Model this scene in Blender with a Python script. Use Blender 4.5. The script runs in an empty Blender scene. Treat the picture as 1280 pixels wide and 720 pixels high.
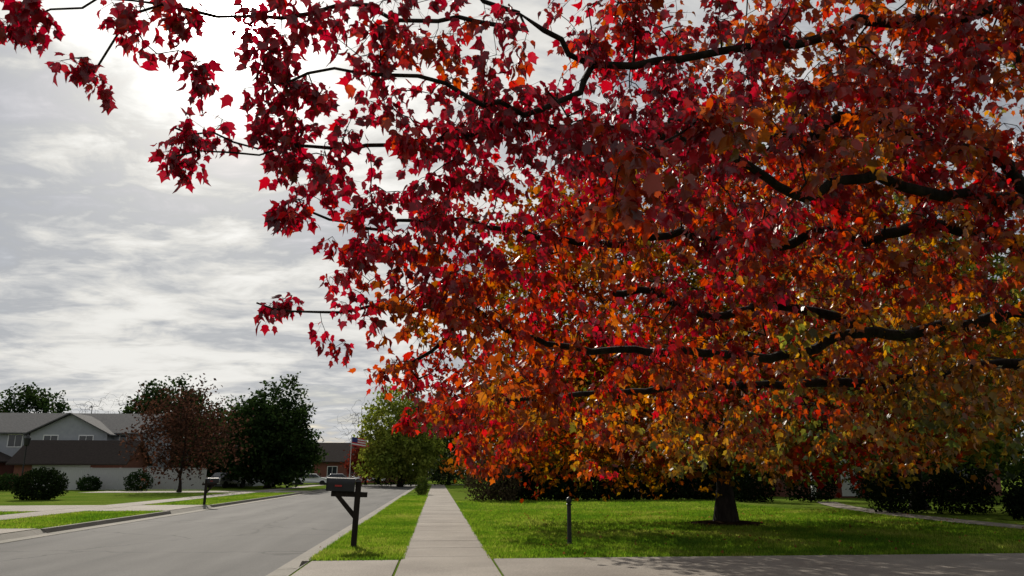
import bpy, math, random
import numpy as np
from mathutils import Vector, noise, Matrix
rng=np.random.default_rng(7); random.seed(7)
scene=bpy.context.scene
scene.view_settings.view_transform='Standard'
scene.view_settings.look='None'
scene.view_settings.exposure=0
COL=scene.collection

# ------------------------------------------------------------------ materials
def new_mat(name):
    m=bpy.data.materials.new(name); m.use_nodes=True
    nt=m.node_tree; nt.nodes.clear()
    out=nt.nodes.new('ShaderNodeOutputMaterial')
    return m,nt,out
def simple(name,c1,c2=None,scale=5,rough=.8,bump=0,bscale=None,metal=0,stretch=(1,1,1),detail=6,spec=.5):
    m,nt,out=new_mat(name)
    b=nt.nodes.new('ShaderNodeBsdfPrincipled'); b.inputs['Roughness'].default_value=rough
    b.inputs['Metallic'].default_value=metal; b.inputs['Specular IOR Level'].default_value=spec
    nt.links.new(b.outputs[0],out.inputs[0])
    tc=nt.nodes.new('ShaderNodeNewGeometry')
    mp=nt.nodes.new('ShaderNodeMapping'); mp.inputs['Scale'].default_value=stretch
    nt.links.new(tc.outputs['Position'],mp.inputs[0])
    n=nt.nodes.new('ShaderNodeTexNoise'); n.inputs['Scale'].default_value=scale; n.inputs['Detail'].default_value=detail
    nt.links.new(mp.outputs[0],n.inputs[0])
    r=nt.nodes.new('ShaderNodeValToRGB'); r.color_ramp.elements[0].position=.32; r.color_ramp.elements[1].position=.68
    r.color_ramp.elements[0].color=(*c1,1); r.color_ramp.elements[1].color=(*(c2 or c1),1)
    nt.links.new(n.outputs[0],r.inputs[0]); nt.links.new(r.outputs[0],b.inputs['Base Color'])
    if bump:
        n2=nt.nodes.new('ShaderNodeTexNoise'); n2.inputs['Scale'].default_value=bscale or scale*6; n2.inputs['Detail'].default_value=5
        nt.links.new(mp.outputs[0],n2.inputs[0])
        bp=nt.nodes.new('ShaderNodeBump'); bp.inputs['Strength'].default_value=bump; bp.inputs['Distance'].default_value=.02
        nt.links.new(n2.outputs[0],bp.inputs['Height']); nt.links.new(bp.outputs[0],b.inputs['Normal'])
    return m
def leaf_mat(name,trans=.5,gloss=.06,rough=.4,tv=1.3):
    m,nt,out=new_mat(name)
    a=nt.nodes.new('ShaderNodeAttribute'); a.attribute_name='Col'
    d=nt.nodes.new('ShaderNodeBsdfDiffuse'); t=nt.nodes.new('ShaderNodeBsdfTranslucent')
    hs=nt.nodes.new('ShaderNodeHueSaturation'); hs.inputs['Saturation'].default_value=1.1; hs.inputs['Value'].default_value=tv
    nt.links.new(a.outputs['Color'],d.inputs[0]); nt.links.new(a.outputs['Color'],hs.inputs['Color']); nt.links.new(hs.outputs[0],t.inputs[0])
    m1=nt.nodes.new('ShaderNodeMixShader'); m1.inputs[0].default_value=trans
    nt.links.new(d.outputs[0],m1.inputs[1]); nt.links.new(t.outputs[0],m1.inputs[2])
    last=m1
    if gloss:
        g=nt.nodes.new('ShaderNodeBsdfGlossy'); g.inputs['Roughness'].default_value=rough; g.inputs[0].default_value=(.8,.8,.8,1)
        m2=nt.nodes.new('ShaderNodeMixShader'); m2.inputs[0].default_value=gloss
        nt.links.new(m1.outputs[0],m2.inputs[1]); nt.links.new(g.outputs[0],m2.inputs[2]); last=m2
    nt.links.new(last.outputs[0],out.inputs[0])
    return m
M_leaf=leaf_mat('maple_leaf',.55,.045,.35,2.3)
M_leaf2=leaf_mat('maple_leaf_far',.5,0,.35,1.7)
M_fol=leaf_mat('foliage',.35,0,.5,1.2)
M_hedge=leaf_mat('hedge_leaf',.12,0,.5,1.0)
M_blade=leaf_mat('grass_blade',.5,0,.5,1.7)
M_bark=simple('bark',(.010,.0075,.0065),(.03,.024,.02),14,.95,.6,40,stretch=(1,1,.3),spec=.15)
M_metalblk=simple('black_paint',(.012,.012,.013),(.02,.02,.02),8,.5,spec=.3)
M_wooddark=simple('dark_stained_wood',(.012,.009,.007),(.024,.018,.014),20,.85,.3,80,stretch=(1,1,.15),spec=.2)
M_soil=simple('mulch',(.014,.010,.007),(.035,.023,.015),18,1,.8,60,spec=.0)
M_siding=simple('siding',(.30,.315,.335),(.35,.36,.38),3,.7)
M_roof=simple('shingles_grey',(.07,.07,.075),(.11,.11,.11),6,1,.4,spec=.2)
M_roofb=simple('shingles_brown',(.03,.023,.02),(.045,.035,.03),6,1,.4,spec=.2)
M_brick=simple('brick',(.15,.05,.036),(.2,.075,.05),9,.85,.3)
M_glass=simple('window_glass',(.02,.025,.03),(.03,.035,.04),2,.1)
M_white=simple('white_trim',(.7,.7,.68),(.78,.78,.76),4,.6)
M_fence=simple('fence_boards',(.38,.38,.38),(.46,.455,.45),6,.8,stretch=(6,1,.4))
M_tire=simple('tire',(.015,.015,.015),(.02,.02,.02),5,.8)

# ------------------------------------------------------------------ mesh helpers
def empty(name,loc=(0,0,0)):
    e=bpy.data.objects.new(name,None); COL.objects.link(e); e.location=loc; e.empty_display_size=.2
    return e
def mesh_np(name,V,Fc,mat,col=None,parent=None,smooth=False):
    V=np.asarray(V,dtype=np.float32); Fc=np.asarray(Fc,dtype=np.int32)
    me=bpy.data.meshes.new(name)
    me.vertices.add(len(V)); me.vertices.foreach_set('co',V.ravel())
    k=Fc.shape[1]; M=len(Fc)
    me.loops.add(M*k); me.loops.foreach_set('vertex_index',Fc.ravel())
    me.polygons.add(M); me.polygons.foreach_set('loop_start',np.arange(0,M*k,k,dtype=np.int32))
    if smooth: me.polygons.foreach_set('use_smooth',np.ones(M,dtype=bool))
    me.update(calc_edges=True)
    if col is not None:
        a=me.color_attributes.new(name='Col',type='FLOAT_COLOR',domain='POINT')
        c=np.ones((len(V),4),dtype=np.float32); c[:,:3]=col
        a.data.foreach_set('color',c.ravel())
    me.materials.append(mat)
    ob=bpy.data.objects.new(name,me); COL.objects.link(ob)
    if parent: ob.parent=parent
    return ob
def mesh_py(name,V,Fc,mats,parent=None,mi=None,bevel=0):
    me=bpy.data.meshes.new(name); me.from_pydata([tuple(v) for v in V],[],Fc); me.update()
    if not isinstance(mats,(list,tuple)): mats=[mats]
    for m in mats: me.materials.append(m)
    if mi: 
        for p,i in zip(me.polygons,mi): p.material_index=i
    ob=bpy.data.objects.new(name,me); COL.objects.link(ob)
    if parent: ob.parent=parent
    if bevel:
        b=ob.modifiers.new('b','BEVEL'); b.width=bevel; b.segments=2
    return ob
BF=[(0,3,2,1),(4,5,6,7),(0,1,5,4),(1,2,6,5),(2,3,7,6),(3,0,4,7)]
def boxv(x0,x1,y0,y1,z0,z1):
    return [(x0,y0,z0),(x1,y0,z0),(x1,y1,z0),(x0,y1,z0),(x0,y0,z1),(x1,y0,z1),(x1,y1,z1),(x0,y1,z1)]
def box(name,x0,x1,y0,y1,z0,z1,mat,parent=None,bevel=0):
    return mesh_py(name,boxv(x0,x1,y0,y1,z0,z1),BF,mat,parent,bevel=bevel)
def boxes(name,L,mat,parent=None,bevel=0):
    V=[];Fc=[]
    for b in L:
        o=len(V); V+=boxv(*b); Fc+=[tuple(o+i for i in f) for f in BF]
    return mesh_py(name,V,Fc,mat,parent,bevel=bevel)
def norm(a): return a/np.maximum(np.linalg.norm(a,axis=-1,keepdims=True),1e-9)

# leaf templates
R_=[(0,0),(.25,.0),(.46,.2),(.42,.34),(.64,.62),(.36,.62),(.19,.80),(0,1.12)]
out=R_+[(-x,y) for x,y in R_[1:-1]][::-1]
def tmpl(out,fold=.42,curl=-.45):
    c=(0,.4)
    P=[(c[0],c[1],0)]+[(x,y,fold*abs(x)+curl*(y-.4)**2-.5*x*x) for x,y in out]
    n=len(out)
    return np.array(P),np.array([(0,i+1,(i+1)%n+1) for i in range(n)])
T_maple=tmpl(out)
T_maple2=tmpl([(0,0),(.3,-.02),(.6,.5),(.22,.62),(0,1.08),(-.22,.62),(-.6,.5),(-.3,-.02)])
T_small=(np.array([(0,0,0),(.42,.45,.1),(0,1,-.05),(-.42,.45,.1)]),np.array([(0,1,2),(0,2,3)]))
def leaves(name,pos,size,tip,tm,mat,col,parent):
    N=len(pos); T,TF=tm
    y=norm(tip); n=norm(np.cross(y,rng.normal(size=(N,3)))); x=np.cross(y,n)
    cz=rng.uniform(-.9,2.0,N)[:,None,None]; wx=rng.uniform(.5,1.05,N)[:,None,None]
    s=size[:,None,None]
    V=pos[:,None,:]+s*(wx*T[None,:,0:1]*x[:,None,:]+T[None,:,1:2]*y[:,None,:]+cz*T[None,:,2:3]*n[:,None,:])
    k=len(T); Fc=(TF[None]+ (np.arange(N)*k)[:,None,None]).reshape(-1,3)
    C=np.repeat(col,k,axis=0)
    return mesh_np(name,V.reshape(-1,3),Fc,mat,C,parent)

# ------------------------------------------------------------------ branch growth
def grow(limbs,att,step=.14,jit=.02,r0=.0035,pw=.45,arc=.08,wob=0,limb_r=None):
    pts=[];par=[]
    for L,parent_ref in limbs:
        L=np.array(L,float)
        if parent_ref=='root' : prev=-1
        else:
            P0=np.array(pts); prev=int(np.argmin(((P0-L[0])**2).sum(1)))
        for i in range(len(L)-1):
            p0=L[max(i-1,0)];p1=L[i];p2=L[i+1];p3=L[min(i+2,len(L)-1)]
            d=np.linalg.norm(p2-p1); n=max(1,int(d/step))
            for j in range(n):
                t=j/n
                q=.5*((2*p1)+(-p0+p2)*t+(2*p0-5*p1+4*p2-p3)*t*t+(-p0+3*p1-3*p2+p3)*t**3)
                if prev>=0 or len(pts)>0: q=q+rng.normal(size=3)*jit
                pts.append(q);par.append(prev);prev=len(pts)-1
        pts.append(L[-1]);par.append(prev)
    nl=len(pts)
    if wob:
        pts=[p+(np.array(noise.noise_vector(Vector(p*1.1)))*wob+np.array(noise.noise_vector(Vector(p*3.1)))*wob*.45 if p[2]>2.6 else 0) for p in pts]
    cap=nl+len(att)*40
    A=np.zeros((cap,3));A[:nl]=pts
    n=nl
    d0=np.array([((A[:nl]-a)**2).sum(1).min() for a in att])
    twig=[]
    for k in np.argsort(d0):
        a=att[k]
        d2=((A[:n]-a)**2).sum(1); j=int(np.argmin(d2)); d=math.sqrt(d2[j])
        m=max(2,min(38,int(d/step)+1)); base=A[j].copy(); prev=j; idx=[]
        o=rng.normal(size=3)*.12*d
        for s in range(1,m+1):
            t=s/m; q=base+(a-base)*t+(o+np.array([0,0,arc*d]))*math.sin(math.pi*t)
            A[n]=q;par.append(prev);prev=n;idx.append(n);n+=1
        twig.append(idx)
    A=A[:n];par=np.array(par)
    tips=np.zeros(n); has=np.zeros(n,bool); has[par[par>=0]]=True
    tips[~has]=1
    for i in range(n-1,-1,-1):
        if par[i]>=0 and par[i]<i: tips[par[i]]+=tips[i]
    r=r0*np.power(np.maximum(tips,1),pw)
    if limb_r is not None: r[:nl]=np.maximum(r[:nl],limb_r(A[:nl]))
    return A,par,r,twig,tips
def tubes(name,A,par,r,tips,mat,parent,sides=6,rmin=0):
    n=len(A)
    main=-np.ones(n,int);best=np.zeros(n)
    for i in range(n):
        p=par[i]
        if p>=0 and tips[i]>best[p]: best[p]=tips[i];main[p]=i
    din=np.zeros((n,3)); ok=par>=0; din[ok]=norm(A[ok]-A[par[ok]])
    avg=din.copy(); hm=main>=0; avg[hm]=avg[hm]+din[main[hm]]; avg=norm(avg)
    E=np.where(ok&(r>=rmin))[0]; P=par[E]
    ismain=main[P]==E
    D0=np.where(ismain[:,None],avg[P],din[E]); D1=avg[E]
    r0=np.where(ismain,r[P],np.minimum(r[P],r[E]*1.3)); r1=r[E]
    ref=np.array([.31,.47,.83])
    th=np.linspace(0,2*math.pi,sides,endpoint=False)
    def ring(C,D,rr):
        u=norm(np.cross(D,ref)); v=np.cross(D,u)
        return C[:,None,:]+rr[:,None,None]*(np.cos(th)[None,:,None]*u[:,None,:]+np.sin(th)[None,:,None]*v[:,None,:])
    V=np.concatenate([ring(A[P],D0,r0),ring(A[E],D1,r1)],axis=1).reshape(-1,3)
    i=np.arange(sides); q=np.stack([i,(i+1)%sides,(i+1)%sides+sides,i+sides],1)
    Fc=(q[None]+(np.arange(len(E))*2*sides)[:,None,None]).reshape(-1,4)
    return mesh_np(name,V,Fc,mat,None,parent,smooth=True)
def pnoise(P,s,o=0):
    return np.array([noise.noise(Vector((p[0]*s+o,p[1]*s+o*.7,p[2]*s-o))) for p in P])
def palette(w,pal,lo=.55,hi=1.3):
    pal=np.array(pal); w=np.clip(w,0,.999)*(len(pal)-1); i=w.astype(int); f=(w-i)[:,None]
    c=pal[i]*(1-f)+pal[i+1]*f
    return c*rng.uniform(lo,hi,len(w))[:,None]

# ------------------------------------------------------------------ near maple
fork=(7.2,7.0,2.3)
limbs=[
 ([(7.35,7.02,-.05),(7.3,7,.6),(7.25,7,1.4),fork,(7.1,6.9,3.2),(6.9,6.8,4.2),(6.8,6.9,5.5),(6.9,7.2,7.0),(7.0,7.3,8.5)],'root'),
 ([(7.1,6.9,3.4),(6.2,6.0,4.7),(4.75,5.04,5.12),(3.91,4.98,4.88),(2.99,4.9,4.7),(2.3,4.82,4.45),(1.69,4.82,4.29),(1.06,4.78,4.25),(.79,4.68,4.36),(.5,4.58,4.44),(.16,4.48,4.59)],1),
 ([(1.06,4.78,4.25),(.99,4.73,4.09),(.71,4.61,3.81),(.22,4.47,3.76),(-.19,4.39,3.81),(-.69,4.43,3.84),(-1.09,4.47,3.84)],1),
 ([(.55,4.6,4.36),(.22,4.53,4.34),(-.31,4.49,4.3),(-.82,4.44,4.28),(-1.31,4.39,4.27),(-1.82,4.34,4.25),(-2.26,4.4,4.15),(-2.46,4.33,4.11)],1),
 ([(-1.82,4.34,4.25),(-2.1,4.4,4.0),(-2.2,4.5,3.8)],1),
 ([(7.12,6.9,3.0),(6.3,6.5,3.5),(5.4,6.1,3.8),(4.6,5.9,4.1),(4.0,5.7,4.3),(3.4,5.6,4.4),(2.6,5.5,4.1),(1.9,5.4,4.0),(.9,5.2,3.9),(0,5.1,3.8),(-.8,4.9,3.6),(-1.4,4.9,3.6),(-1.8,4.8,3.7)],1),
 ([(-.8,4.9,3.6),(-1.4,4.9,3.5),(-1.7,4.8,3.4)],1),
 ([(7.2,7.0,2.4),(6.2,7.3,3.0),(5.2,7.2,2.9),(4.2,7.1,2.8),(3.3,7.0,2.5),(2.6,6.9,2.5),(1.8,6.8,2.5),(1.1,6.7,2.5),(.3,6.4,2.7),(-.3,6.1,2.7),(-.9,6.0,2.7),(-1.4,5.9,2.72)],1),
 ([(.3,6.4,2.7),(-.1,6.4,2.4),(-.5,6.5,2.2)],1),
 ([(7.15,6.95,2.8),(5.8,6.6,3.6),(4.6,6.6,3.7),(3.3,6.5,3.5),(2.1,6.3,3.4),(1.0,6.1,3.3),(0,5.8,3.3),(-.8,5.7,3.3),(-1.2,5.6,3.4)],1),
 ([(7.2,7.05,2.5),(7.3,8.0,2.8),(6.9,8.8,2.7),(5.4,8.8,2.5),(3.3,8.7,2.4),(1.8,8.8,2.3),(.8,8.7,2.2)],1),
 ([(7.3,8.0,2.8),(7.5,10,4),(7.3,12,5)],1),
 ([(7.0,6.8,3.8),(6,8.5,5.5),(4.5,9.5,6.5)],1),
 ([(6.8,6.9,5.2),(4.8,6.4,6.2),(2.5,6.2,6.3),(.8,6,6.0)],1),
 ([(7.0,6.9,3.5),(8.5,6,4.8),(10.5,5.5,5.5)],1),
 ([(7.0,6.9,4.2),(8.8,8.5,5.8),(10.5,9.5,6.2)],1),
 ([(6.9,6.9,3.8),(7,5,5.2),(6.5,2.5,5.8)],1),
 ([(5.4,6.1,3.8),(4.6,5.7,3.6),(3.6,5.5,3.7),(2.8,5.3,3.5),(2.0,5.0,3.6)],1),
 ([(4.2,7.1,2.8),(3.4,7.3,3.1),(2.5,7.2,3.0),(1.7,7.1,3.1)],1),
]
pads=[(-2.46,4.33,4.11,.2),(-2.2,4.45,3.85,.14),(-1.8,4.35,4.2,.26),(-1.5,4.51,3.84,.12),(-.97,4.47,4.22,.34),(-1.06,4.58,3.81,.3),(-1.6,4.79,3.58,.18),(-1.73,4.85,3.4,.1),(-.85,4.9,3.6,.36),(-.41,4.56,4.07,.42),(-.19,4.97,3.58,.45),(-.71,5.3,3.24,.32),(-1.1,5.35,3.26,.14),(-.56,5.67,2.95,.28),(.05,5.75,3.25,.5),(.23,4.69,4.12,.5),(.52,5.38,3.72,.6),(.98,6.0,3.09,.66),(.32,6.05,2.74,.45),(-.2,6.1,2.61,.3),(-.7,6.0,2.51,.22),(-1.25,5.98,2.7,.12),(-.41,6.44,2.29,.24),(.0,6.8,2.27,.4),(.8,6.93,2.41,.58),(1.2,5.04,3.95,.45),(1.8,5.68,3.69,.7),(2.09,5.08,4.32,.6),(3.04,5.79,4.0,.8),(3.53,5.28,4.64,.72),(4.5,5.4,4.62,.74),(2.2,6.64,2.99,.8),(3.53,6.97,3.25,.87),(4.7,6.76,3.64,.95),(5.55,6.7,3.64,.8),(1.92,7.86,2.31,.7),(3.1,8.27,2.28,.75),(4.7,8.58,2.52,.85),(6.1,8.37,2.8,.9),(.93,9.1,1.95,.5),(.3,8.05,2.1,.42),(2.1,10.1,1.9,.5),
 (1.5,4.2,3.2,.3),(.9,4.3,3.35,.25),(2.6,4.4,3.6,.4),(1.9,4.3,2.9,.25),(1.3,4.6,4.5,.4),(2.6,4.6,4.75,.5),(3.3,4.6,5.0,.5),(4.3,4.9,5.0,.6),(3.6,5.0,4.2,.6),(4.4,5.9,3.4,.6),(3.2,9.8,1.95,.5),(4.6,10,2.0,.6),(6.2,10,2.1,.7),(7.6,9.6,2.3,.7),(5.6,8.0,2.2,.5),
 (-.35,5.2,2.95,.3),(0,5.6,2.75,.3),(.9,3.3,2.75,.2),(1.4,3.4,3.1,.2),(.5,9.0,1.75,.35),(-.1,7.6,2.0,.25)]
upper=[(4,7.5,5.6,1.3),(6,8,5.5,1.3),(2,6.4,5.4,1.1),(6.8,7,7.5,1.5),(4.5,9.5,6.0,1.6),(2.4,8.6,5.0,1.3),(8.8,6,5.2,1.3),(9,9,5.6,1.3),(7.3,11.5,4.9,1.3),(6.6,3,5.6,1.1),(5,11,4.4,1.4)]
att=[]
for (x,y,z,r) in pads+upper:
    up=(x,y,z,r) in upper
    k=(200 if r<.4 else 185) if not up else 66
    n=int(k*r*r)+4
    d=rng.normal(size=(n,3)); d=norm(d)*np.power(rng.uniform(0,1,n),1/2.4)[:,None]*r*1.08
    if not up and r>.4: d[:,1]*=1.6
    att.append(np.array([x,y,z])+d)
att=np.concatenate(att)
gap=pnoise(att,1.9,5)
att=att[(gap>-.34)|(att[:,0]<-1.2)]
maple=empty('red_maple_tree')
def lr(P):
    d=np.hypot(P[:,0]-7.2,P[:,1]-7)
    return np.where(P[:,2]>2,.007+.072*np.clip(1-d/8.6,0,1)**1.0,0)
A,par,r,twig,tips=grow(limbs,att,step=.13,jit=.012,r0=.0023,pw=.54,wob=.16,limb_r=lr)
low=(A[:,2]<2.6)&(np.hypot(A[:,0]-7.25,A[:,1]-7)<.4); r[low]=np.maximum(r[low],.24-.03*A[low,2]+.12*np.exp(-A[low,2]*4))
tubes('branches',A,par,r,tips,M_bark,maple,6)
pos=[]
for idx in twig:
    L=idx[-4:]
    for q in L:
        k=1 if q!=L[-1] else 6
        if len(L)>1 and q==L[-2]: k=3
        for _ in range(k): pos.append(A[q])
    if len(idx)>4 and rng.uniform()<.4: pos.append(A[idx[-5]])
pos=np.array(pos); N=len(pos)
off=rng.normal(size=(N,3))*[.55,.55,.35]; off[:,2]-=.3
off=norm(off)*rng.uniform(.025,.12,N)[:,None]
lp=pos+off
tip=norm(off)*.55+np.column_stack([rng.normal(size=N)*.38,rng.normal(size=N)*.38,-np.ones(N)*.8])
size=rng.uniform(.045,.100,N)*(1+.25*pnoise(lp,3,2))
w=.03+.085*np.clip(lp[:,0],0,6)+.12*np.clip(3.3-lp[:,2],-.5,2)+.03*np.clip(lp[:,1]-6,0,6)+.50*pnoise(lp,.9,3)+.35*pnoise(lp,3.2,9)+rng.normal(size=N)*.09
pal=[(.185,.007,.015),(.23,.010,.014),(.245,.025,.012),(.25,.05,.013),(.24,.085,.016),(.25,.13,.024),(.15,.135,.025),(.07,.095,.018)]
leaves('leaves',lp,size,tip,T_maple,M_leaf,palette(w,pal,.35,1.3),maple)
D=lp-pos
perp=norm(np.cross(D,rng.normal(size=(N,3))))*.0011
V=np.stack([pos-perp,pos+perp,lp+perp,lp-perp],1).reshape(-1,3)
mesh_np('petioles',V,np.arange(4*N).reshape(-1,4),M_hedge,np.tile([[.12,.02,.02]],(4*N,1)),maple)

# ------------------------------------------------------------------ generic tree
def tree(name,loc,h,cr,cb,tr,pal,natt,lper,lsize,spread=.3,wb=.5,wn=.5,tm=T_small,shape=1.0,droop=0,nl=7,bark=M_bark,low=.12,seed=0,rn=.35,tw=.004,mat=None,flat=1.0,wfun=None,hole=-.22,keep=None,flare=.9):
    x,y=loc
    e=empty(name,(0,0,0))
    cz=(h+cb)/2; rz=(h-cb)/2
    if flat<1: cz=cb+(h-cb)*.36
    att=[]
    while len(att)<natt:
        d=norm(rng.normal(size=3))
        f=1+rn*1.6*noise.noise(Vector((d[0]*1.7+seed*3.1,d[1]*1.7,d[2]*1.7+seed)))+rn*.8*noise.noise(Vector((d[0]*5+seed*3.1,d[1]*5,d[2]*5+seed)))
        q=rng.uniform()**(1/2.6)*f
        rzz=rz
        if flat<1: rzz=(h-cz) if d[2]>0 else (cz-cb)
        if flat<1 and d[2]<0:
            hh=math.hypot(d[0],d[1]); s=(hh**4+abs(d[2])**4)**(-.25); p=d*s*q
            p=np.array([p[0]*cr,p[1]*cr,p[2]*rzz])
        else: p=np.array([d[0]*cr*q,d[1]*cr*q,d[2]*rzz*q])
        p=p+np.array([x,y,cz])
        if noise.noise(Vector(p/ (cr*.28)))<hole: continue
        if p[2]<cb*.8: continue
        if keep is not None and not keep(p): continue
        att.append(p)
    att=np.array(att)
    fz=max(cb+.4,h*low+.6)
    L=[([(x,y,-.06),(x+.02*h*.2,y,fz*.5),(x,y,fz),(x+.03*cr,y,h*.55),(x-.02*cr,y+.05*cr,h*.85)],'root')]
    for i in range(nl):
        a=i*2*math.pi/nl+rng.uniform(-.3,.3); z0=fz+rng.uniform(-.1,.35)*rz; k=rng.uniform(.45,.75)
        L.append(([(x,y,z0),(x+math.cos(a)*cr*k*.5,y+math.sin(a)*cr*k*.5,z0+rz*.22),(x+math.cos(a)*cr*k,y+math.sin(a)*cr*k,z0+rz*rng.uniform(.2,.6))],1))
    A,par,r,twig,tips=grow(L,att,step=max(.2,cr*.07),jit=cr*.006,r0=tw,pw=.5)
    m=(np.hypot(A[:,0]-x,A[:,1]-y)<.5)&(A[:,2]<fz)
    r[m]=np.maximum(r[m],tr*(1-.25*A[m,2]/fz)+tr*flare*np.exp(-np.maximum(A[m,2],0)*5))
    if flare<.9: r[m]=np.minimum(r[m],tr*(1-.25*A[m,2]/fz)+tr*flare*np.exp(-np.maximum(A[m,2],0)*5))
    tubes('trunk_and_limbs',A,par,r,tips,bark,e,8)
    if lper>0:
        base=np.repeat(att,lper,axis=0); N=len(base)
        lp=base+rng.normal(size=(N,3))*spread*[1,1,.8]
        tip=np.column_stack([rng.normal(size=N),rng.normal(size=N),rng.normal(size=N)*.8-.4-droop])
        w=wb+wn*pnoise(lp,1.1/cr*2.2,seed)+rng.normal(size=N)*.12
        if wfun is not None: w=w+wfun(lp)
        leaves('leaves',lp,rng.uniform(.7,1.3,N)*lsize,tip,tm,mat or M_fol,palette(w,pal,.4,1.25),e)
    return e
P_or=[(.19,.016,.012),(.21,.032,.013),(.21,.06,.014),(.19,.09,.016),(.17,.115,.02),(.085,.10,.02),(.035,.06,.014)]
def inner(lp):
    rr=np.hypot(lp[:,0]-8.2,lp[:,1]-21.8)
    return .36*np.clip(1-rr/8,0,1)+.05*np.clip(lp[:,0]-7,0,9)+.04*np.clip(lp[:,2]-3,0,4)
def trim_for_sun(p):   # rear lower crown cut away to let sun onto the lawn behind the trunk
    return (p[1]-1.585*p[2]<22.6) or rng.uniform()<.03
tree('orange_maple_tree',(8.2,21.8),11.5,8.3,1.25,.26,P_or,5000,11,.15,.24,wb=.12,wn=.6,tm=T_maple2,seed=2,rn=.14,droop=.4,nl=10,tw=.0035,mat=M_leaf2,flat=.5,wfun=inner,keep=trim_for_sun,flare=.55)
P_yg=[(.04,.065,.018),(.065,.10,.02),(.12,.14,.03),(.22,.19,.035)]
P_dg=[(.012,.024,.009),(.022,.042,.014),(.035,.06,.018),(.055,.075,.025)]
P_g=[(.025,.045,.012),(.045,.075,.02),(.08,.10,.025),(.10,.11,.025)]
P_br=[(.045,.025,.02),(.07,.035,.025),(.09,.04,.025)]
P_yel=[(.14,.19,.035),(.22,.26,.05),(.30,.30,.06)]
P_orn=[(.14,.04,.02),(.2,.08,.02),(.2,.13,.03)]
tree('yellowing_maple_tree',(19.0,29.5),12,7.2,1.5,.25,P_yg,1700,14,.25,.35,seed=3,rn=.22,flat=.5)
tree('shade_tree',(6.5,62),11,5.5,1.4,.22,P_orn,500,14,.4,.45,seed=4,flat=.5)
tree('shade_tree',(14,66),13,6.5,1.2,.25,P_dg,600,16,.5,.5,seed=5,flat=.5)
tree('shade_tree',(28,44),12,6.5,1.0,.25,P_dg,700,16,.4,.5,seed=6,flat=.5)
tree('shade_tree',(36,60),13,8,1.0,.25,P_g,500,16,.5,.6,seed=16,flat=.5)
tree('shade_tree',(1.5,100),11,5,1.5,.22,P_g,350,14,.5,.5,seed=7)
tree('willow_tree',(-4.2,91),11.4,4.6,1.0,.25,P_yel,750,18,.40,.36,seed=8,droop=.8,rn=.2,flat=.5,hole=-.3)
tree('leafy_tree',(-15.9,76),9.6,4.5,.7,.25,P_dg,1000,20,.36,.34,seed=9,rn=.16,flat=.5,hole=-.35)
tree('leafy_tree',(-21.0,84),8.8,4.4,.9,.25,P_dg,700,18,.38,.34,seed=19,rn=.2,flat=.5)
tree('leafy_tree',(-33.0,98),12.4,6.2,1.5,.3,P_dg,900,20,.44,.38,seed=10,rn=.2,flat=.6)
tree('leafy_tree',(-52,105),12.0,5.8,1.2,.3,P_dg,800,20,.44,.38,seed=11,rn=.2,flat=.6)
tree('leafy_tree',(-60,110),9.5,6,1.2,.3,P_br,500,18,.44,.4,seed=13,rn=.2,flat=.6)
tree('purple_plum_tree',(-19.2,61),7.6,4.0,1.1,.12,P_br,650,8,.24,.4,seed=12,tw=.006)
tree('red_shrub_tree',(-8.9,100),5.2,2.4,.6,.12,[(.16,.03,.025),(.2,.05,.03)],200,16,.35,.3,seed=14)
for i,(x,y,h) in enumerate([(-58,135,15),(-48,138,15.5),(-12.5,128,14.5),(-9.5,132,13),(-26,135,13),(-53,136,15),(-44,137,14)]):
    tree('bare_tree',(x,y),h,4.5,2,.2,P_br,300,0,.3,seed=30+i,tw=.012)

# distant treeline: one object
tp=[];tc=[]
for x in np.arange(-190,200,7.5):
    yy=150+rng.uniform(-8,35); hh=rng.uniform(6,11); cr=rng.uniform(4.5,7)
    n=650
    d=norm(rng.normal(size=(n,3)))*np.power(rng.uniform(0,1,n),1/2.4)[:,None]
    d[:,2]=np.abs(d[:,2])*hh; d[:,:2]*=cr
    tp.append(d+np.array([x+rng.uniform(-3,3),yy,.0]))
    base=[(.04,.055,.03),(.06,.08,.035),(.09,.07,.045),(.11,.07,.04),(.055,.07,.04)][rng.integers(0,5)]
    tc.append(np.array(base)*rng.uniform(.6,1.3,n)[:,None])
tp=np.concatenate(tp);tc=np.concatenate(tc);N=len(tp)
leaves('distant_treeline',tp,rng.uniform(.7,1.4,N),rng.normal(size=(N,3)),T_small,M_fol,tc,None)

# ------------------------------------------------------------------ shrubs / hedges
def shrub(name,mounds,pal,n_per,ls,seed=0,wn=.5,mat=None):
    e=empty(name)
    P=[];
    for (x,y,z,rx,ry,rz) in mounds:
        n=int(n_per)
        d=norm(rng.normal(size=(n,3))); d*=np.power(rng.uniform(.3,1,n),.5)[:,None]
        d*= (1+.2*pnoise(d,2.3,seed+x))[:,None]
        p=d*[rx,ry,rz]+[x,y,z]; p=p[p[:,2]>.02]; P.append(p)
    P=np.concatenate(P);N=len(P)
    w=.4+wn*pnoise(P,1.2,seed)+rng.normal(size=N)*.15
    leaves('foliage',P,rng.uniform(.7,1.3,N)*ls,rng.normal(size=(N,3))+[0,0,.3],T_small,mat or M_hedge,palette(w,pal),e)
    V=[];Fc=[]
    for (x,y,z,rx,ry,rz) in mounds:
        for k in range(7):
            a=rng.uniform(0,6.28); o=len(V); tx=x+math.cos(a)*rx*.6; ty=y+math.sin(a)*ry*.6
            V+=[(x-.02,y,0),(x+.02,y,0),(tx,ty,z+rz*.4),(x,y+.03,0)]; Fc+=[(o,o+1,o+2),(o+1,o+3,o+2),(o+3,o,o+2)]
    mesh_py('stems',V,Fc,M_bark,e)
    return e
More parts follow.
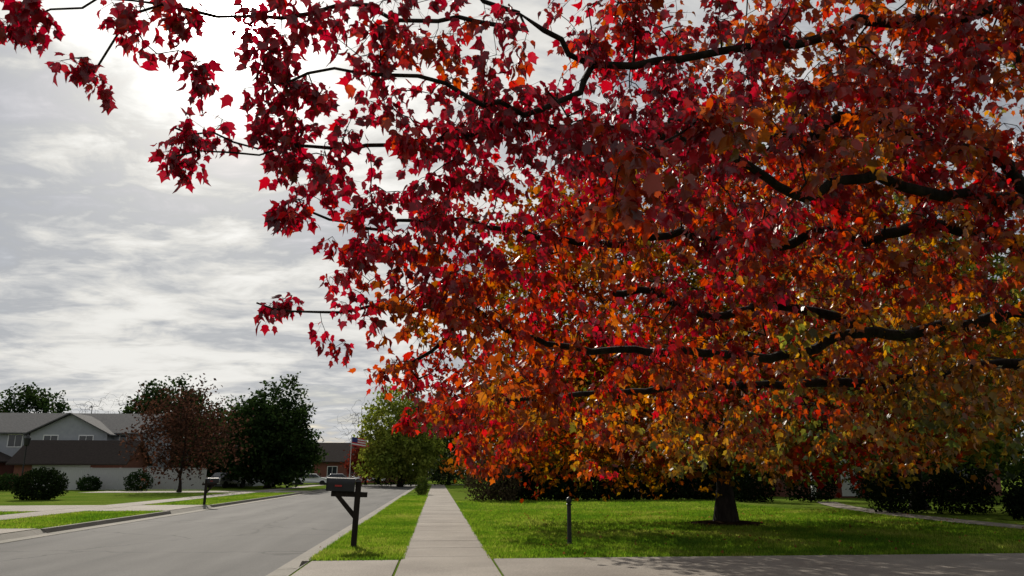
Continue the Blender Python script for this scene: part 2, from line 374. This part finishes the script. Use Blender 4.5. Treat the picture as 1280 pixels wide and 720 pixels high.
P_hedge=[(.006,.011,.005),(.011,.018,.007),(.02,.027,.01)]
shrub('trimmed_hedge',[(4.2+i*1.1,41.6+rng.uniform(-.3,.3),.8,1.05,1.0,1.15+rng.uniform(-.12,.12)) for i in range(12)],P_hedge,2400,.15,3)
shrub('ornamental_shrub',[(2.4,40.6,.95,.95,1.0,1.3),(3.5,40.2,.8,.9,.9,1.15)],[(.05,.04,.025),(.08,.06,.035),(.11,.08,.05)],2200,.13,4)
shrub('round_shrub',[(-21.2,44.4,.75,1.3,1.3,.88)],[(.010,.018,.007),(.018,.03,.01),(.035,.045,.015)],6500,.12,5)
shrub('yard_shrub',[(16.7,27,.6,1.1,1,.9),(18.4,26,.6,1.2,1,.85),(20.2,24.5,.6,1.3,1.1,.9),(18.2,22.5,.45,.8,.8,.6)],P_hedge,2500,.11,6)
shrub('yard_shrub',[(15.8,38,.9,1.2,1,1.4),(18.8,38,1,1.5,1,1.3),(22,37,1,1.6,1,1.3),(25.5,36,1,1.6,1,1.4)],P_hedge,2500,.15,7)
shrub('flowering_shrub',[(-.95,52,.5,.45,.5,.7)],P_yg,900,.12,8)
shrub('roadside_shrub',[(-6,94,.8,1.8,1,1.1),(-3,94,.8,1.6,1,1.0),(1,93,.9,1.8,1,1.2),(4.2,90,1,2,1,1.4)],P_dg,1200,.2,9)
shrub('yard_shrub',[(-24,66,.7,1.1,1,.9),(-34,66,.6,1.2,1,.8),(-28,66.5,.5,.9,.9,.7)],P_dg,1600,.16,10)

# ------------------------------------------------------------------ ground
RX0,RX1=-10.1,-2.05
CY0,CY1=97,107
def gz(x,y):
    if RX0<x<RX1 and y<CY1: return -.14
    if CY0<y<CY1: return -.14
    return 0.0
e_=.012
xs=sorted(set([-700,-300,-150,-80,-40,RX0-e_,RX0+e_,-6,RX1-e_,RX1+e_,5,12,25,50,100,200,400,700]))
ys=sorted(set([-200,-50,0,10,20,40,70,CY0-e_,CY0+e_,CY1-e_,CY1+e_,130,200,400,900]))
V=[(x,y,gz(x,y)) for y in ys for x in xs]; nx=len(xs)
Fc=[(j*nx+i,j*nx+i+1,(j+1)*nx+i+1,(j+1)*nx+i) for j in range(len(ys)-1) for i in range(nx-1)]
def grass_mat():
    m,nt,out=new_mat('lawn')
    b=nt.nodes.new('ShaderNodeBsdfPrincipled'); b.inputs['Roughness'].default_value=1
    b.inputs['Specular IOR Level'].default_value=.0
    g=nt.nodes.new('ShaderNodeNewGeometry')
    n1=nt.nodes.new('ShaderNodeTexNoise'); n1.inputs['Scale'].default_value=.35; n1.inputs['Detail'].default_value=5
    n2=nt.nodes.new('ShaderNodeTexNoise'); n2.inputs['Scale'].default_value=14; n2.inputs['Detail'].default_value=8
    for n in (n1,n2): nt.links.new(g.outputs['Position'],n.inputs[0])
    r1=nt.nodes.new('ShaderNodeValToRGB'); r1.color_ramp.elements[0].position=.3; r1.color_ramp.elements[1].position=.7
    r1.color_ramp.elements[0].color=(.08,.145,.018,1); r1.color_ramp.elements[1].color=(.15,.195,.035,1)
    r2=nt.nodes.new('ShaderNodeValToRGB'); r2.color_ramp.elements[0].position=.35; r2.color_ramp.elements[1].position=.65
    r2.color_ramp.elements[0].color=(.5,.5,.5,1); r2.color_ramp.elements[1].color=(1.2,1.2,1.1,1)
    mx=nt.nodes.new('ShaderNodeMix'); mx.data_type='RGBA'; mx.blend_type='MULTIPLY'; mx.inputs[0].default_value=1
    nt.links.new(n1.outputs[0],r1.inputs[0]); nt.links.new(n2.outputs[0],r2.inputs[0])
    nt.links.new(r1.outputs[0],mx.inputs[6]); nt.links.new(r2.outputs[0],mx.inputs[7]); nt.links.new(mx.outputs[2],b.inputs['Base Color'])
    bp=nt.nodes.new('ShaderNodeBump'); bp.inputs['Strength'].default_value=1; bp.inputs['Distance'].default_value=.05
    nt.links.new(n2.outputs[0],bp.inputs['Height']); nt.links.new(bp.outputs[0],b.inputs['Normal'])
    nt.links.new(b.outputs[0],out.inputs[0]); return m
mesh_py('ground',V,Fc,grass_mat())

def pave_mat(name,c1,c2,seam=False,spec=.25,stretch=(1,1,1)):
    m,nt,out=new_mat(name)
    b=nt.nodes.new('ShaderNodeBsdfPrincipled'); b.inputs['Roughness'].default_value=.85; b.inputs['Specular IOR Level'].default_value=spec
    g=nt.nodes.new('ShaderNodeNewGeometry')
    mp=nt.nodes.new('ShaderNodeMapping'); mp.inputs['Scale'].default_value=stretch; nt.links.new(g.outputs['Position'],mp.inputs[0])
    n1=nt.nodes.new('ShaderNodeTexNoise'); n1.inputs['Scale'].default_value=.7; n1.inputs['Detail'].default_value=6
    n2=nt.nodes.new('ShaderNodeTexNoise'); n2.inputs['Scale'].default_value=60; n2.inputs['Detail'].default_value=4
    nt.links.new(mp.outputs[0],n1.inputs[0]); nt.links.new(g.outputs['Position'],n2.inputs[0])
    r=nt.nodes.new('ShaderNodeValToRGB'); r.color_ramp.elements[0].position=.3; r.color_ramp.elements[1].position=.7
    r.color_ramp.elements[0].color=(*c1,1); r.color_ramp.elements[1].color=(*c2,1)
    r2=nt.nodes.new('ShaderNodeValToRGB'); r2.color_ramp.elements[0].position=.3; r2.color_ramp.elements[1].position=.7
    r2.color_ramp.elements[0].color=(.6,.6,.6,1); r2.color_ramp.elements[1].color=(1.25,1.25,1.25,1)
    mx=nt.nodes.new('ShaderNodeMix'); mx.data_type='RGBA'; mx.blend_type='MULTIPLY'; mx.inputs[0].default_value=1
    nt.links.new(n1.outputs[0],r.inputs[0]); nt.links.new(n2.outputs[0],r2.inputs[0])
    nt.links.new(r.outputs[0],mx.inputs[6]); nt.links.new(r2.outputs[0],mx.inputs[7])
    last=mx
    if seam:
        v=nt.nodes.new('ShaderNodeTexVoronoi'); v.feature='DISTANCE_TO_EDGE'; v.inputs['Scale'].default_value=.22
        nw=nt.nodes.new('ShaderNodeTexNoise'); nw.inputs['Scale'].default_value=1.2; nw.inputs['Detail'].default_value=5
        va=nt.nodes.new('ShaderNodeVectorMath'); va.operation='ADD'
        nt.links.new(g.outputs['Position'],nw.inputs[0]); nt.links.new(g.outputs['Position'],va.inputs[0]); nt.links.new(nw.outputs['Color'],va.inputs[1])
        nt.links.new(va.outputs[0],v.inputs[0])
        rr=nt.nodes.new('ShaderNodeValToRGB'); rr.color_ramp.elements[0].position=.004; rr.color_ramp.elements[1].position=.012
        rr.color_ramp.elements[0].color=(.4,.4,.4,1)
        nt.links.new(v.outputs['Distance'],rr.inputs[0])
        m2=nt.nodes.new('ShaderNodeMix'); m2.data_type='RGBA'; m2.blend_type='MULTIPLY'; m2.inputs[0].default_value=1
        nt.links.new(mx.outputs[2],m2.inputs[6]); nt.links.new(rr.outputs[0],m2.inputs[7]); last=m2
    nt.links.new(last.outputs[2],b.inputs['Base Color'])
    bp=nt.nodes.new('ShaderNodeBump'); bp.inputs['Strength'].default_value=.5; bp.inputs['Distance'].default_value=.01
    nt.links.new(n2.outputs[0],bp.inputs['Height']); nt.links.new(bp.outputs[0],b.inputs['Normal'])
    nt.links.new(b.outputs[0],out.inputs[0]); return m
M_asph=pave_mat('asphalt',(.046,.045,.044),(.10,.097,.093),True,.12,stretch=(1.6,.2,1))
M_conc=pave_mat('concrete',(.20,.175,.148),(.29,.26,.222),False,.12)
M_conc2=pave_mat('concrete_gutter',(.16,.15,.125),(.23,.21,.18),False,.12)
z=-.125
xa,xb=RX0+.5,RX1-.5
V=[(xa,-60,z),(xb,-60,z),(xb,CY0+.4,z),(xa,CY0+.4,z),(-300,CY0+.4,z),(300,CY0+.4,z),(300,CY1-.4,z),(-300,CY1-.4,z),(xb,CY1-.4,z),(xa,CY1-.4,z)]
mesh_py('road',V,[(0,1,2,3),(4,3,9,7),(3,2,8,9),(2,5,6,8)],M_asph)
def kerb(name,xe,sgn,y0,y1,cuts=[]):
    e=empty(name); prof=[(0,.012),(-.12,.012),(-.17,-.10),(-.52,-.115),(-.52,-.16),(0,-.16)]
    prof_low=[(0,.008),(-.05,-.02),(-.20,-.105),(-.52,-.115),(-.52,-.16),(0,-.16)]
    yy=y0;V=[];Fc=[]
    while yy<y1-.1:
        y2=min(yy+3,y1)
        for c in cuts:
            if yy<c[0]<y2: y2=c[0]
            if yy<c[1]<y2: y2=c[1]
        mid=(yy+y2)/2; cut=any(c[0]<mid<c[1] for c in cuts)
        pr=prof_low if cut else prof
        o=len(V);k=len(pr)
        for y in (yy+.006,y2-.006):
            for (dx,zz) in pr: V.append((xe+sgn*dx,y,zz))
        for i in range(k):
            f=(o+i,o+(i+1)%k,o+k+(i+1)%k,o+k+i); Fc.append(f if sgn<0 else f[::-1])
        Fc.append(tuple(o+i for i in range(k))); Fc.append(tuple(o+k+i for i in range(k))[::-1])
        yy=y2
    return mesh_py('kerb_and_gutter',V,Fc,M_conc2,e)
kerb('kerb',RX1+.02,1,-20,CY0-1,[(6.5,13.3)])
kerb('kerb',RX0-.02,-1,-20,CY0-1,[(15,21.5),(31,36.5),(60,65)])
def slabs(name,x0,x1,y0,y1,dy,z=.022,g=.010,nx=1):
    L=[];y=y0;wx=(x1-x0)/nx
    while y<y1-.05:
        y2=min(y+dy,y1)
        for i in range(nx):
            zz=z+random.uniform(-.003,.003)
            L.append((x0+i*wx+g,x0+(i+1)*wx-g,y+g,y2-g,-.05,zz))
        y=y2
    return boxes(name,L,M_conc,bevel=.004)
slabs('sidewalk',-.56,.94,-3,95.5,1.52)
slabs('driveway',.96,26,7,13.3,3.15,.018,nx=8)
slabs('driveway_apron',-2.0,-.58,7,13.3,3.15,.016)
slabs('sidewalk',-14.6,-13.1,-3,95,1.52)
slabs('driveway',-34,-14.62,31,36.5,2.75,.018,nx=6)
slabs('driveway_apron',-13.08,-10.16,31,36.5,2.75,.016)
slabs('driveway',-34,-14.62,15,21.5,3.25,.018,nx=6)
slabs('driveway_apron',-13.08,-10.16,15,21.5,3.25,.016)
slabs('driveway_apron',-13.08,-10.16,60,65,2.5,.016)
slabs('driveway',-26,-14.62,60,65,2.5,.018,nx=4)
V=[];n=26
for i in range(n+1):
    t=i/n; y=13.4+t*24; x=15.2-1.2*math.sin(t*2.2)+ (t*t)*4.5
    V+=[(x,y,.02),(x+1.1,y+.2,.02)]
mesh_py('garden_path',V,[(2*i,2*i+1,2*i+3,2*i+2) for i in range(n)],M_conc)
n=40;V=[(8.2,21.8,.09)]
for ring,(rr,zz) in enumerate([(.5,.08),(.9,.045),(1.2,.004)]):
    for i in range(n):
        a=i/n*2*math.pi; k=rr*(1+.25*noise.noise(Vector((math.cos(a)*2,math.sin(a)*2,3))))
        V.append((8.2+k*math.cos(a),21.8+k*math.sin(a),zz+.02*noise.noise(Vector((a*3,rr*5,0)))))
Fc=[(0,1+i,1+(i+1)%n) for i in range(n)]
for q in range(2):
    o=1+q*n
    Fc+=[(o+i,o+n+i,o+n+(i+1)%n,o+(i+1)%n) for i in range(n)]
mesh_py('mulch_bed',V,Fc,M_soil)

def grass(name,areas):
    P=[];
    for (x0,x1,y0,y1,dn) in areas:
        n=int((x1-x0)*(y1-y0)*dn)
        P.append(np.column_stack([rng.uniform(x0,x1,n),rng.uniform(y0,y1,n),np.zeros(n)]))
    P=np.concatenate(P)
    m=np.hypot(P[:,0]-8.2,P[:,1]-21.8)>1.05
    t=(P[:,1]-13.4)/24; px=15.2-1.2*np.sin(t*2.2)+t*t*4.5
    m&=~((P[:,0]>px-.05)&(P[:,0]<px+1.15)&(P[:,1]>13.3)&(P[:,1]<37.6))
    P=P[m];N=len(P)
    h=rng.uniform(.03,.075,N); a=rng.uniform(0,6.28,N); wd=rng.uniform(.004,.008,N)*1.6
    dx=np.column_stack([np.cos(a)*wd,np.sin(a)*wd,np.zeros(N)])
    tipv=P+np.column_stack([rng.normal(size=N)*.025,rng.normal(size=N)*.025,h])
    V=np.stack([P-dx,P+dx,tipv],1).reshape(-1,3)
    w=.5+.6*pnoise(P,.5,2)+.4*pnoise(P,2.2,4)+.3*rng.normal(size=N)*.5
    c=palette(w,[(.06,.125,.018),(.095,.17,.022),(.15,.215,.032),(.23,.25,.06)])
    mesh_np(name,V,np.arange(3*N).reshape(-1,3),M_blade,np.repeat(c,3,axis=0))
grass('grass',[(-2.06,-.52,13.3,24,1800),(-2.06,-.52,24,50,700),(.90,10,13.27,20,1000),(.90,16,20,30,450),(10,17,13.3,20,600),(.95,14,30,41,200),(-13.05,-10.15,21.6,30.9,450),(-22,-14.7,21.6,30.9,250),(-13.05,-10.15,36.6,58,220)])
n=380
P=np.column_stack([rng.uniform(2,16,n),13.6+rng.uniform(0,1,n)*16,np.full(n,.05)])
n2=24
P=np.concatenate([P,np.column_stack([rng.uniform(-2.4,-2.15,n2),rng.uniform(11,40,n2),np.full(n2,-.09)])])
N=len(P)
leaves('fallen_leaves',P,rng.uniform(.04,.07,N),np.column_stack([rng.normal(size=N),rng.normal(size=N),rng.normal(size=N)*.12]),T_maple2,M_fol,palette(rng.uniform(0,1,N),[(.12,.03,.02),(.2,.08,.03),(.24,.14,.05)]),None)

# ------------------------------------------------------------------ mailbox
M_flagred=simple('flag_red',(.3,.02,.02),(.35,.03,.02))
def mailbox(loc,s=1,flip=1,post_mat=M_wooddark):
    e=empty('mailbox',(loc[0],loc[1],loc[2])); 
    box('post',-.05,.05,-.05,.05,-.1,1.12,post_mat,e,bevel=.006)
    mesh_py('post_cap',[(-.06,-.06,1.121),(.06,-.06,1.121),(.06,.06,1.121),(-.06,.06,1.121),(0,0,1.17)],[(0,3,2,1),(0,1,4),(1,2,4),(2,3,4),(3,0,4)],M_metalblk,e)
    box('arm',-.46*flip if flip>0 else -.17,.17 if flip>0 else .46,-.048,.048,.86,.95,post_mat,e,bevel=.006)
    f=flip
    V=[(-.05*f,-.04,.50),(-.05*f,.04,.50),(-.38*f,.04,.86),(-.38*f,-.04,.86),(-.05*f,-.04,.62),(-.05*f,.04,.62),(-.28*f,.04,.86),(-.28*f,-.04,.86)]
    mesh_py('brace',V,[(0,1,2,3),(4,7,6,5),(0,3,7,4),(1,5,6,2),(0,4,5,1),(3,2,6,7)],post_mat,e)
    k=12;pr=[(-.1,.0),(-.1,.13)]+[(-.1*math.cos(a),.13+.1*math.sin(a)) for a in np.linspace(0,math.pi,k)[1:-1]]+[(.1,.13),(.1,0)]
    x0,x1=(-.54,-.062) if f>0 else (.062,.54)
    V=[(x0,y,.952+zz) for y,zz in pr]+[(x1,y,.952+zz) for y,zz in pr]; m=len(pr)
    Fc=[(i,(i+1)%m,m+(i+1)%m,m+i) for i in range(m)]+[tuple(range(m))[::-1],tuple(range(m,2*m))]
    mesh_py('box_body',V,Fc,M_metalblk,e,bevel=.004)
    xd=x0-.012*f
    V=[(xd,y*1.06,.95+zz*1.03) for y,zz in pr]+[(x0-.001*f,y*1.06,.95+zz*1.03) for y,zz in pr]
    mesh_py('door',V,Fc,M_metalblk,e)
    box('flag_arm',(x0+x1)/2-.1,(x0+x1)/2+.02,-.118,-.108,1.03,1.06,M_flagred,e)
    e.scale=(s,s,s)
    return e
mb=mailbox((-1.56,15.55,0),1.10); mb.rotation_euler=(0,math.radians(2.0),math.radians(4))
mailbox((-10.45,36.9,0),1.0,-1)
e=empty('garden_post',(2.68,15.8,0))
def lathe(name,prof,mat,parent,n=14):
    V=[];Fc=[]
    for (rr,zz) in prof:
        for i in range(n): a=i/n*2*math.pi; V.append((rr*math.cos(a),rr*math.sin(a),zz))
    for j in range(len(prof)-1):
        Fc+=[(j*n+i,j*n+(i+1)%n,(j+1)*n+(i+1)%n,(j+1)*n+i) for i in range(n)]
    Fc.append(tuple(range(n))[::-1]); Fc.append(tuple((len(prof)-1)*n+i for i in range(n)))
    return mesh_py(name,V,Fc,mat,parent)
lathe('shaft',[(.07,-.05),(.07,.03),(.045,.05),(.042,.76),(.06,.77),(.062,.79),(.045,.80)],M_metalblk,e)
lathe('lamp_head',[(.03,.801),(.055,.82),(.06,.87),(.04,.91),(.012,.93)],M_metalblk,e)

# ------------------------------------------------------------------ houses
def gable(name,x0,x1,y0,y1,z0,z1,axis,ov,mat,parent,th=.12):
    if axis=='x':
        ym=(y0+y1)/2
        s=(z1-z0)/(ym-y0)
        V=[(x0-ov,y0-ov,z0-ov*s),(x1+ov,y0-ov,z0-ov*s),(x1+ov,ym,z1),(x0-ov,ym,z1),(x1+ov,y1+ov,z0-ov*s),(x0-ov,y1+ov,z0-ov*s)]
    else:
        xm=(x0+x1)/2; s=(z1-z0)/(xm-x0)
        V=[(x0-ov,y1+ov,z0-ov*s),(x0-ov,y0-ov,z0-ov*s),(xm,y0-ov,z1),(xm,y1+ov,z1),(x1+ov,y0-ov,z0-ov*s),(x1+ov,y1+ov,z0-ov*s)]
    V=V+[(a,b,c+th) for a,b,c in V]
    Fc=[(0,3,2,1),(3,5,4,2),(6,7,8,9),(9,8,10,11),(0,1,7,6),(4,5,11,10),(1,2,8,7),(2,4,10,8),(5,3,9,11),(3,0,6,9)]
    return mesh_py(name,V,Fc,mat,parent)
def gwalls(name,x0,x1,y0,y1,ze,zr,axis,mat,parent):
    V=boxv(x0,x1,y0,y1,-.05,ze)
    Fc=[(0,3,2,1),(0,1,5,4),(1,2,6,5),(2,3,7,6),(3,0,4,7)]
    if axis=='x': V+=[(x0,(y0+y1)/2,zr-.02),(x1,(y0+y1)/2,zr-.02)]; Fc+=[(4,7,8),(5,9,6)]
    else: V+=[((x0+x1)/2,y0,zr-.02),((x0+x1)/2,y1,zr-.02)]; Fc+=[(4,8,5),(7,6,9)]
    return mesh_py(name,V,Fc,mat,parent)
def window(x,z,w,h,y,parent,name='window'):
    box(name+'_frame',x-w/2-.09,x+w/2+.09,y-.05,y+.02,z-.09,z+h+.09,M_white,parent)
    boxes(name+'_glass',[(x-w/2,x-.03,y-.065,y-.04,z,z+h),(x+.03,x+w/2,y-.065,y-.04,z,z+h)],M_glass,parent)
H=empty('suburban_house')
gwalls('walls',-50,-29,79,88,5.3,7.3,'x',M_siding,H); gable('roof',-50,-29,79,88,5.3,7.3,'x',.5,M_roof,H)
gwalls('wing_walls',-38.5,-31.5,77.4,79,5.1,6.9,'y',M_siding,H); gable('wing_roof',-38.5,-31.5,77.4,81,5.1,6.9,'y',.45,M_roof,H)
gwalls('garage_walls',-36.5,-27.5,71.5,77.3,2.4,4.2,'x',M_brick,H); gable('garage_roof',-36.5,-27.5,71.5,76.9,2.4,4.2,'x',.5,M_roofb,H)
gwalls('porch_walls',-47,-40,75,79.0,2.5,4.0,'y',M_brick,H); gable('porch_roof',-47,-40,75,78.7,2.5,4.0,'y',.4,M_roofb,H)
for x in (-47.5,-44,-40.6,-30.3): window(x,3.9,1.2,1.1,79,H)
for x in (-36.6,-33.4): window(x,3.75,1.2,1.1,77.4,H)
box('garage_door',-35,-30.2,71.44,71.52,0,2.1,M_fence,H)
F_=empty('privacy_fence')
L=[];x=-31
while x<-19.4: L.append((x,x+.14,68,68.03,.05,1.75)); x+=.15
boxes('boards',L,M_fence,F_)
boxes('posts_and_rails',[(-31+i*2.3,-31+i*2.3+.1,68.031,68.13,0,1.85) for i in range(6)]+[(-31,-19.4,67.96,67.999,1.76,1.82)],M_fence,F_)
H=empty('ranch_house')
gwalls('walls',13,36,47,57,3.0,5.6,'x',M_brick,H); gable('roof',13,36,47,57,3.0,5.6,'x',.6,M_roofb,H)
gwalls('entry_walls',21,27,43.5,47.0,3.0,4.6,'y',M_brick,H); gable('entry_roof',21,27,43.5,46.9,3.0,4.6,'y',.4,M_roofb,H)
for x in (15.5,18.5,30,33.5): window(x,1.0,1.6,1.3,47,H)
box('front_door',23.4,24.4,43.44,43.52,.1,2.2,M_white,H)
boxes('columns',[(21.2,21.4,42.6,42.8,0,2.6),(26.6,26.8,42.6,42.8,0,2.6)],M_white,H)
H=empty('brick_house')
gwalls('walls',-18,-4,116,125,3.2,5.8,'x',M_brick,H); gable('roof',-18,-4,116,125,3.2,5.8,'x',.5,M_roofb,H)
for x in (-15.2,-12,-8.5,-5.5): window(x,1.0,1.3,1.3,116,H)
H=empty('ranch_house')
gwalls('walls',-27,-20,88,96,2.8,4.6,'x',M_siding,H); gable('roof',-27,-20,88,96,2.8,4.6,'x',.5,M_roofb,H)
for x in (-25,-22): window(x,1.0,1.3,1.2,88,H)

e=empty('flagpole',(-9.6,88,0))
lathe('pole',[(.05,0),(.04,3),(.03,5.4),(.05,5.42),(.05,5.5),(.01,5.55)],M_white,e,10)
fl=simple('flag_cloth_red',(.5,.03,.03),(.55,.04,.04)); fb=simple('flag_cloth_blue',(.02,.03,.15),(.03,.04,.18))
V=[];Fc=[];mi=[];nx_=12;ny_=7
for j in range(ny_+1):
    for i in range(nx_+1):
        V.append((.05+i*.13,.10*math.sin(i*.9)*(i/nx_),5.35-j*.135-.02*i))
for j in range(ny_):
    for i in range(nx_):
        a=j*(nx_+1)+i; Fc.append((a,a+1,a+nx_+2,a+nx_+1)); mi.append(2 if (i<5 and j<4) else j%2)
mesh_py('flag',V,Fc,[fl,M_white,fb],e,mi)

e=empty('yard_lamp',(-33,66,0))
lathe('pole',[(.12,0),(.06,.3),(.05,3.4),(.05,3.5)],M_metalblk,e,10)
lathe('lantern',[(.06,3.5),(.2,3.6),(.26,4.1),(.3,4.12),(.05,4.4),(.02,4.5)],M_metalblk,e,8)

# ------------------------------------------------------------------ cars
def car(loc,rot,paint):
    e=empty('parked_car',loc); e.rotation_euler=(0,0,rot)
    side=[(-2.2,.35),(-2.25,.7),(-2.1,.95),(-1.45,1.02),(-.95,1.42),(.55,1.45),(1.15,1.02),(2.0,.86),(2.25,.65),(2.2,.35)]
    def wy(z): return .88 if z<1.0 else .70
    V=[(x,-wy(z),z) for x,z in side]+[(x,wy(z),z) for x,z in side];n=len(side)
    Fc=[tuple(range(n)),tuple(range(n,2*n))[::-1]]+[(i,n+i,n+(i+1)%n,(i+1)%n) for i in range(n)]
    mesh_py('body',V,Fc,paint,e,bevel=.05)
    for s in (-1,1):
        V=[(-1.28,s*.80,1.03),(-.9,s*.715,1.36),(.5,s*.715,1.38),(1.0,s*.80,1.03)]
        mesh_py('side_glass',[(a,b+s*.03,c) for a,b,c in V],[(0,1,2,3)],M_glass,e)
    mesh_py('windscreen',[(1.17,-.65,1.05),(1.17,.65,1.05),(.62,.6,1.44),(.62,-.6,1.44)],[(0,1,2,3)],M_glass,e)
    mesh_py('rear_glass',[(-1.44,-.65,1.08),(-1.44,.65,1.08),(-1.0,.6,1.42),(-1.0,-.6,1.42)],[(0,1,2,3)],M_glass,e)
    for x in (-1.35,1.4):
        for s in (-.92,.74):
            n=18
            V=[(x+.33*math.cos(i/n*6.283),s+d,.33+.33*math.sin(i/n*6.283)) for d in (0,.18) for i in range(n)]
            mesh_py('wheel',V,[tuple(range(n)),tuple(range(n,2*n))[::-1]]+[(i,n+i,n+(i+1)%n,(i+1)%n) for i in range(n)],M_tire,e)
    return e
pw=simple('paint_white',(.75,.75,.75),(.8,.8,.8),2,.25); pd=simple('paint_dark',(.02,.025,.035),(.03,.03,.04),2,.25); ps=simple('paint_silver',(.4,.41,.42),(.43,.43,.44),2,.25,metal=.3)
car((-15.4,98.7,-.125),.05,pw); car((-12.9,104.8,-.125),0.05,ps); car((-20.2,78,.02),1.2,ps); car((-19.6,104.5,-.125),3.1,pd)
car((-9.4,110,0),0,pw)

# ------------------------------------------------------------------ world
S=np.array([-.247,.8195,.517]); S/=np.linalg.norm(S)
el=math.asin(S[2]); az=math.atan2(S[0],S[1])
w=bpy.data.worlds.new('World'); scene.world=w; w.use_nodes=True
nt=w.node_tree; nt.nodes.clear()
out=nt.nodes.new('ShaderNodeOutputWorld'); 
N_=nt.nodes.new; Lk=nt.links.new
def val(op,a,b=None,c=None,clamp=False):
    n=N_('ShaderNodeMath'); n.operation=op; n.use_clamp=clamp
    for i,q in enumerate((a,b,c)):
        if q is None: continue
        if isinstance(q,(int,float)): n.inputs[i].default_value=q
        else: Lk(q,n.inputs[i])
    return n.outputs[0]
sky=N_('ShaderNodeTexSky'); sky.sky_type='NISHITA'; sky.sun_disc=False; sky.sun_elevation=el; sky.sun_rotation=az
bg1=N_('ShaderNodeBackground'); bg1.inputs[1].default_value=.08; Lk(sky.outputs[0],bg1.inputs[0])
tc=N_('ShaderNodeTexCoord'); nrm=N_('ShaderNodeVectorMath'); nrm.operation='NORMALIZE'; Lk(tc.outputs['Generated'],nrm.inputs[0])
sep=N_('ShaderNodeSeparateXYZ'); Lk(nrm.outputs[0],sep.inputs[0])
zc=val('ADD',val('MAXIMUM',sep.outputs[2],0.0),.16)
cx=val('DIVIDE',sep.outputs[0],zc); cy=val('DIVIDE',sep.outputs[1],zc)
comb=N_('ShaderNodeCombineXYZ'); Lk(cx,comb.inputs[0]); Lk(cy,comb.inputs[1])
mp=N_('ShaderNodeMapping'); Lk(comb.outputs[0],mp.inputs[0]); mp.inputs['Rotation'].default_value=(0,0,.22); mp.inputs['Scale'].default_value=(.75,1.1,1)
def nz(scale,det,rough,dist=0):
    n=N_('ShaderNodeTexNoise'); n.inputs['Scale'].default_value=scale; n.inputs['Detail'].default_value=det; n.inputs['Roughness'].default_value=rough; n.inputs['Distortion'].default_value=dist
    Lk(mp.outputs[0],n.inputs[0]); return n.outputs[0]
nA=nz(1.0,4,.5,.6); nB=nz(4.0,7,.58,.8); nC=nz(12,5,.6,.5)
cl=val('ADD',val('MULTIPLY',nA,1.15),val('ADD',val('MULTIPLY',nB,.75),val('MULTIPLY',nC,.32)))
shade=N_('ShaderNodeMapRange'); Lk(cl,shade.inputs[0]); shade.inputs[1].default_value=.86; shade.inputs[2].default_value=1.34; shade.inputs[3].default_value=.31; shade.inputs[4].default_value=.74; shade.interpolation_type='SMOOTHSTEP'
dt=N_('ShaderNodeVectorMath'); dt.operation='DOT_PRODUCT'; Lk(nrm.outputs[0],dt.inputs[0]); dt.inputs[1].default_value=tuple(S)
d=val('MAXIMUM',dt.outputs['Value'],0.0)
g1=val('MULTIPLY',val('POWER',d,9.0),.5); g2=val('MULTIPLY',val('POWER',d,60.0),.8); g3=val('MULTIPLY',val('POWER',d,4000.0),50.0)
g4=val('MULTIPLY',val('POWER',d,350.0),2.4)
mod=val('ADD',.85,val('ADD',g1,g2))
rad=val('ADD',val('MULTIPLY',shade.outputs[0],mod),val('ADD',val('ADD',g3,g4),val('MULTIPLY',g2,.25)))
hz=val('MULTIPLY',val('POWER',val('SUBTRACT',1.0,val('MAXIMUM',sep.outputs[2],0.0),clamp=True),8.0),.2)
rad=val('ADD',rad,hz)
ccol=N_('ShaderNodeMix'); ccol.data_type='RGBA'
Lk(val('MULTIPLY',val('SUBTRACT',rad,.25),2.0,clamp=True),ccol.inputs[0]); ccol.inputs[6].default_value=(.88,.95,1.08,1); ccol.inputs[7].default_value=(1,.985,.94,1)
bg2=N_('ShaderNodeBackground'); Lk(ccol.outputs[2],bg2.inputs[0]); Lk(rad,bg2.inputs[1])
cov=N_('ShaderNodeMapRange'); Lk(cl,cov.inputs[0]); cov.inputs[1].default_value=.78; cov.inputs[2].default_value=1.02; cov.inputs[3].default_value=.45; cov.inputs[4].default_value=1.0
mxs=N_('ShaderNodeMixShader'); Lk(cov.outputs[0],mxs.inputs[0]); Lk(bg1.outputs[0],mxs.inputs[1]); Lk(bg2.outputs[0],mxs.inputs[2]); Lk(mxs.outputs[0],out.inputs[0])

sun=bpy.data.lights.new('sun','SUN'); sun.energy=5.0; sun.angle=math.radians(.5); sun.color=(1,.92,.8)
so=bpy.data.objects.new('sun',sun); COL.objects.link(so); so.rotation_euler=Vector(S).to_track_quat('Z','Y').to_euler(); so.location=(-20,60,40)

cam=bpy.data.cameras.new('camera'); cam.sensor_width=36; cam.lens=949/1280*36; cam.clip_end=3000; cam.clip_start=.05
co=bpy.data.objects.new('camera',cam); COL.objects.link(co); co.location=(0,0,1.4)
co.rotation_euler=(math.radians(90+13.7),0,math.radians(-5.5))
scene.camera=co
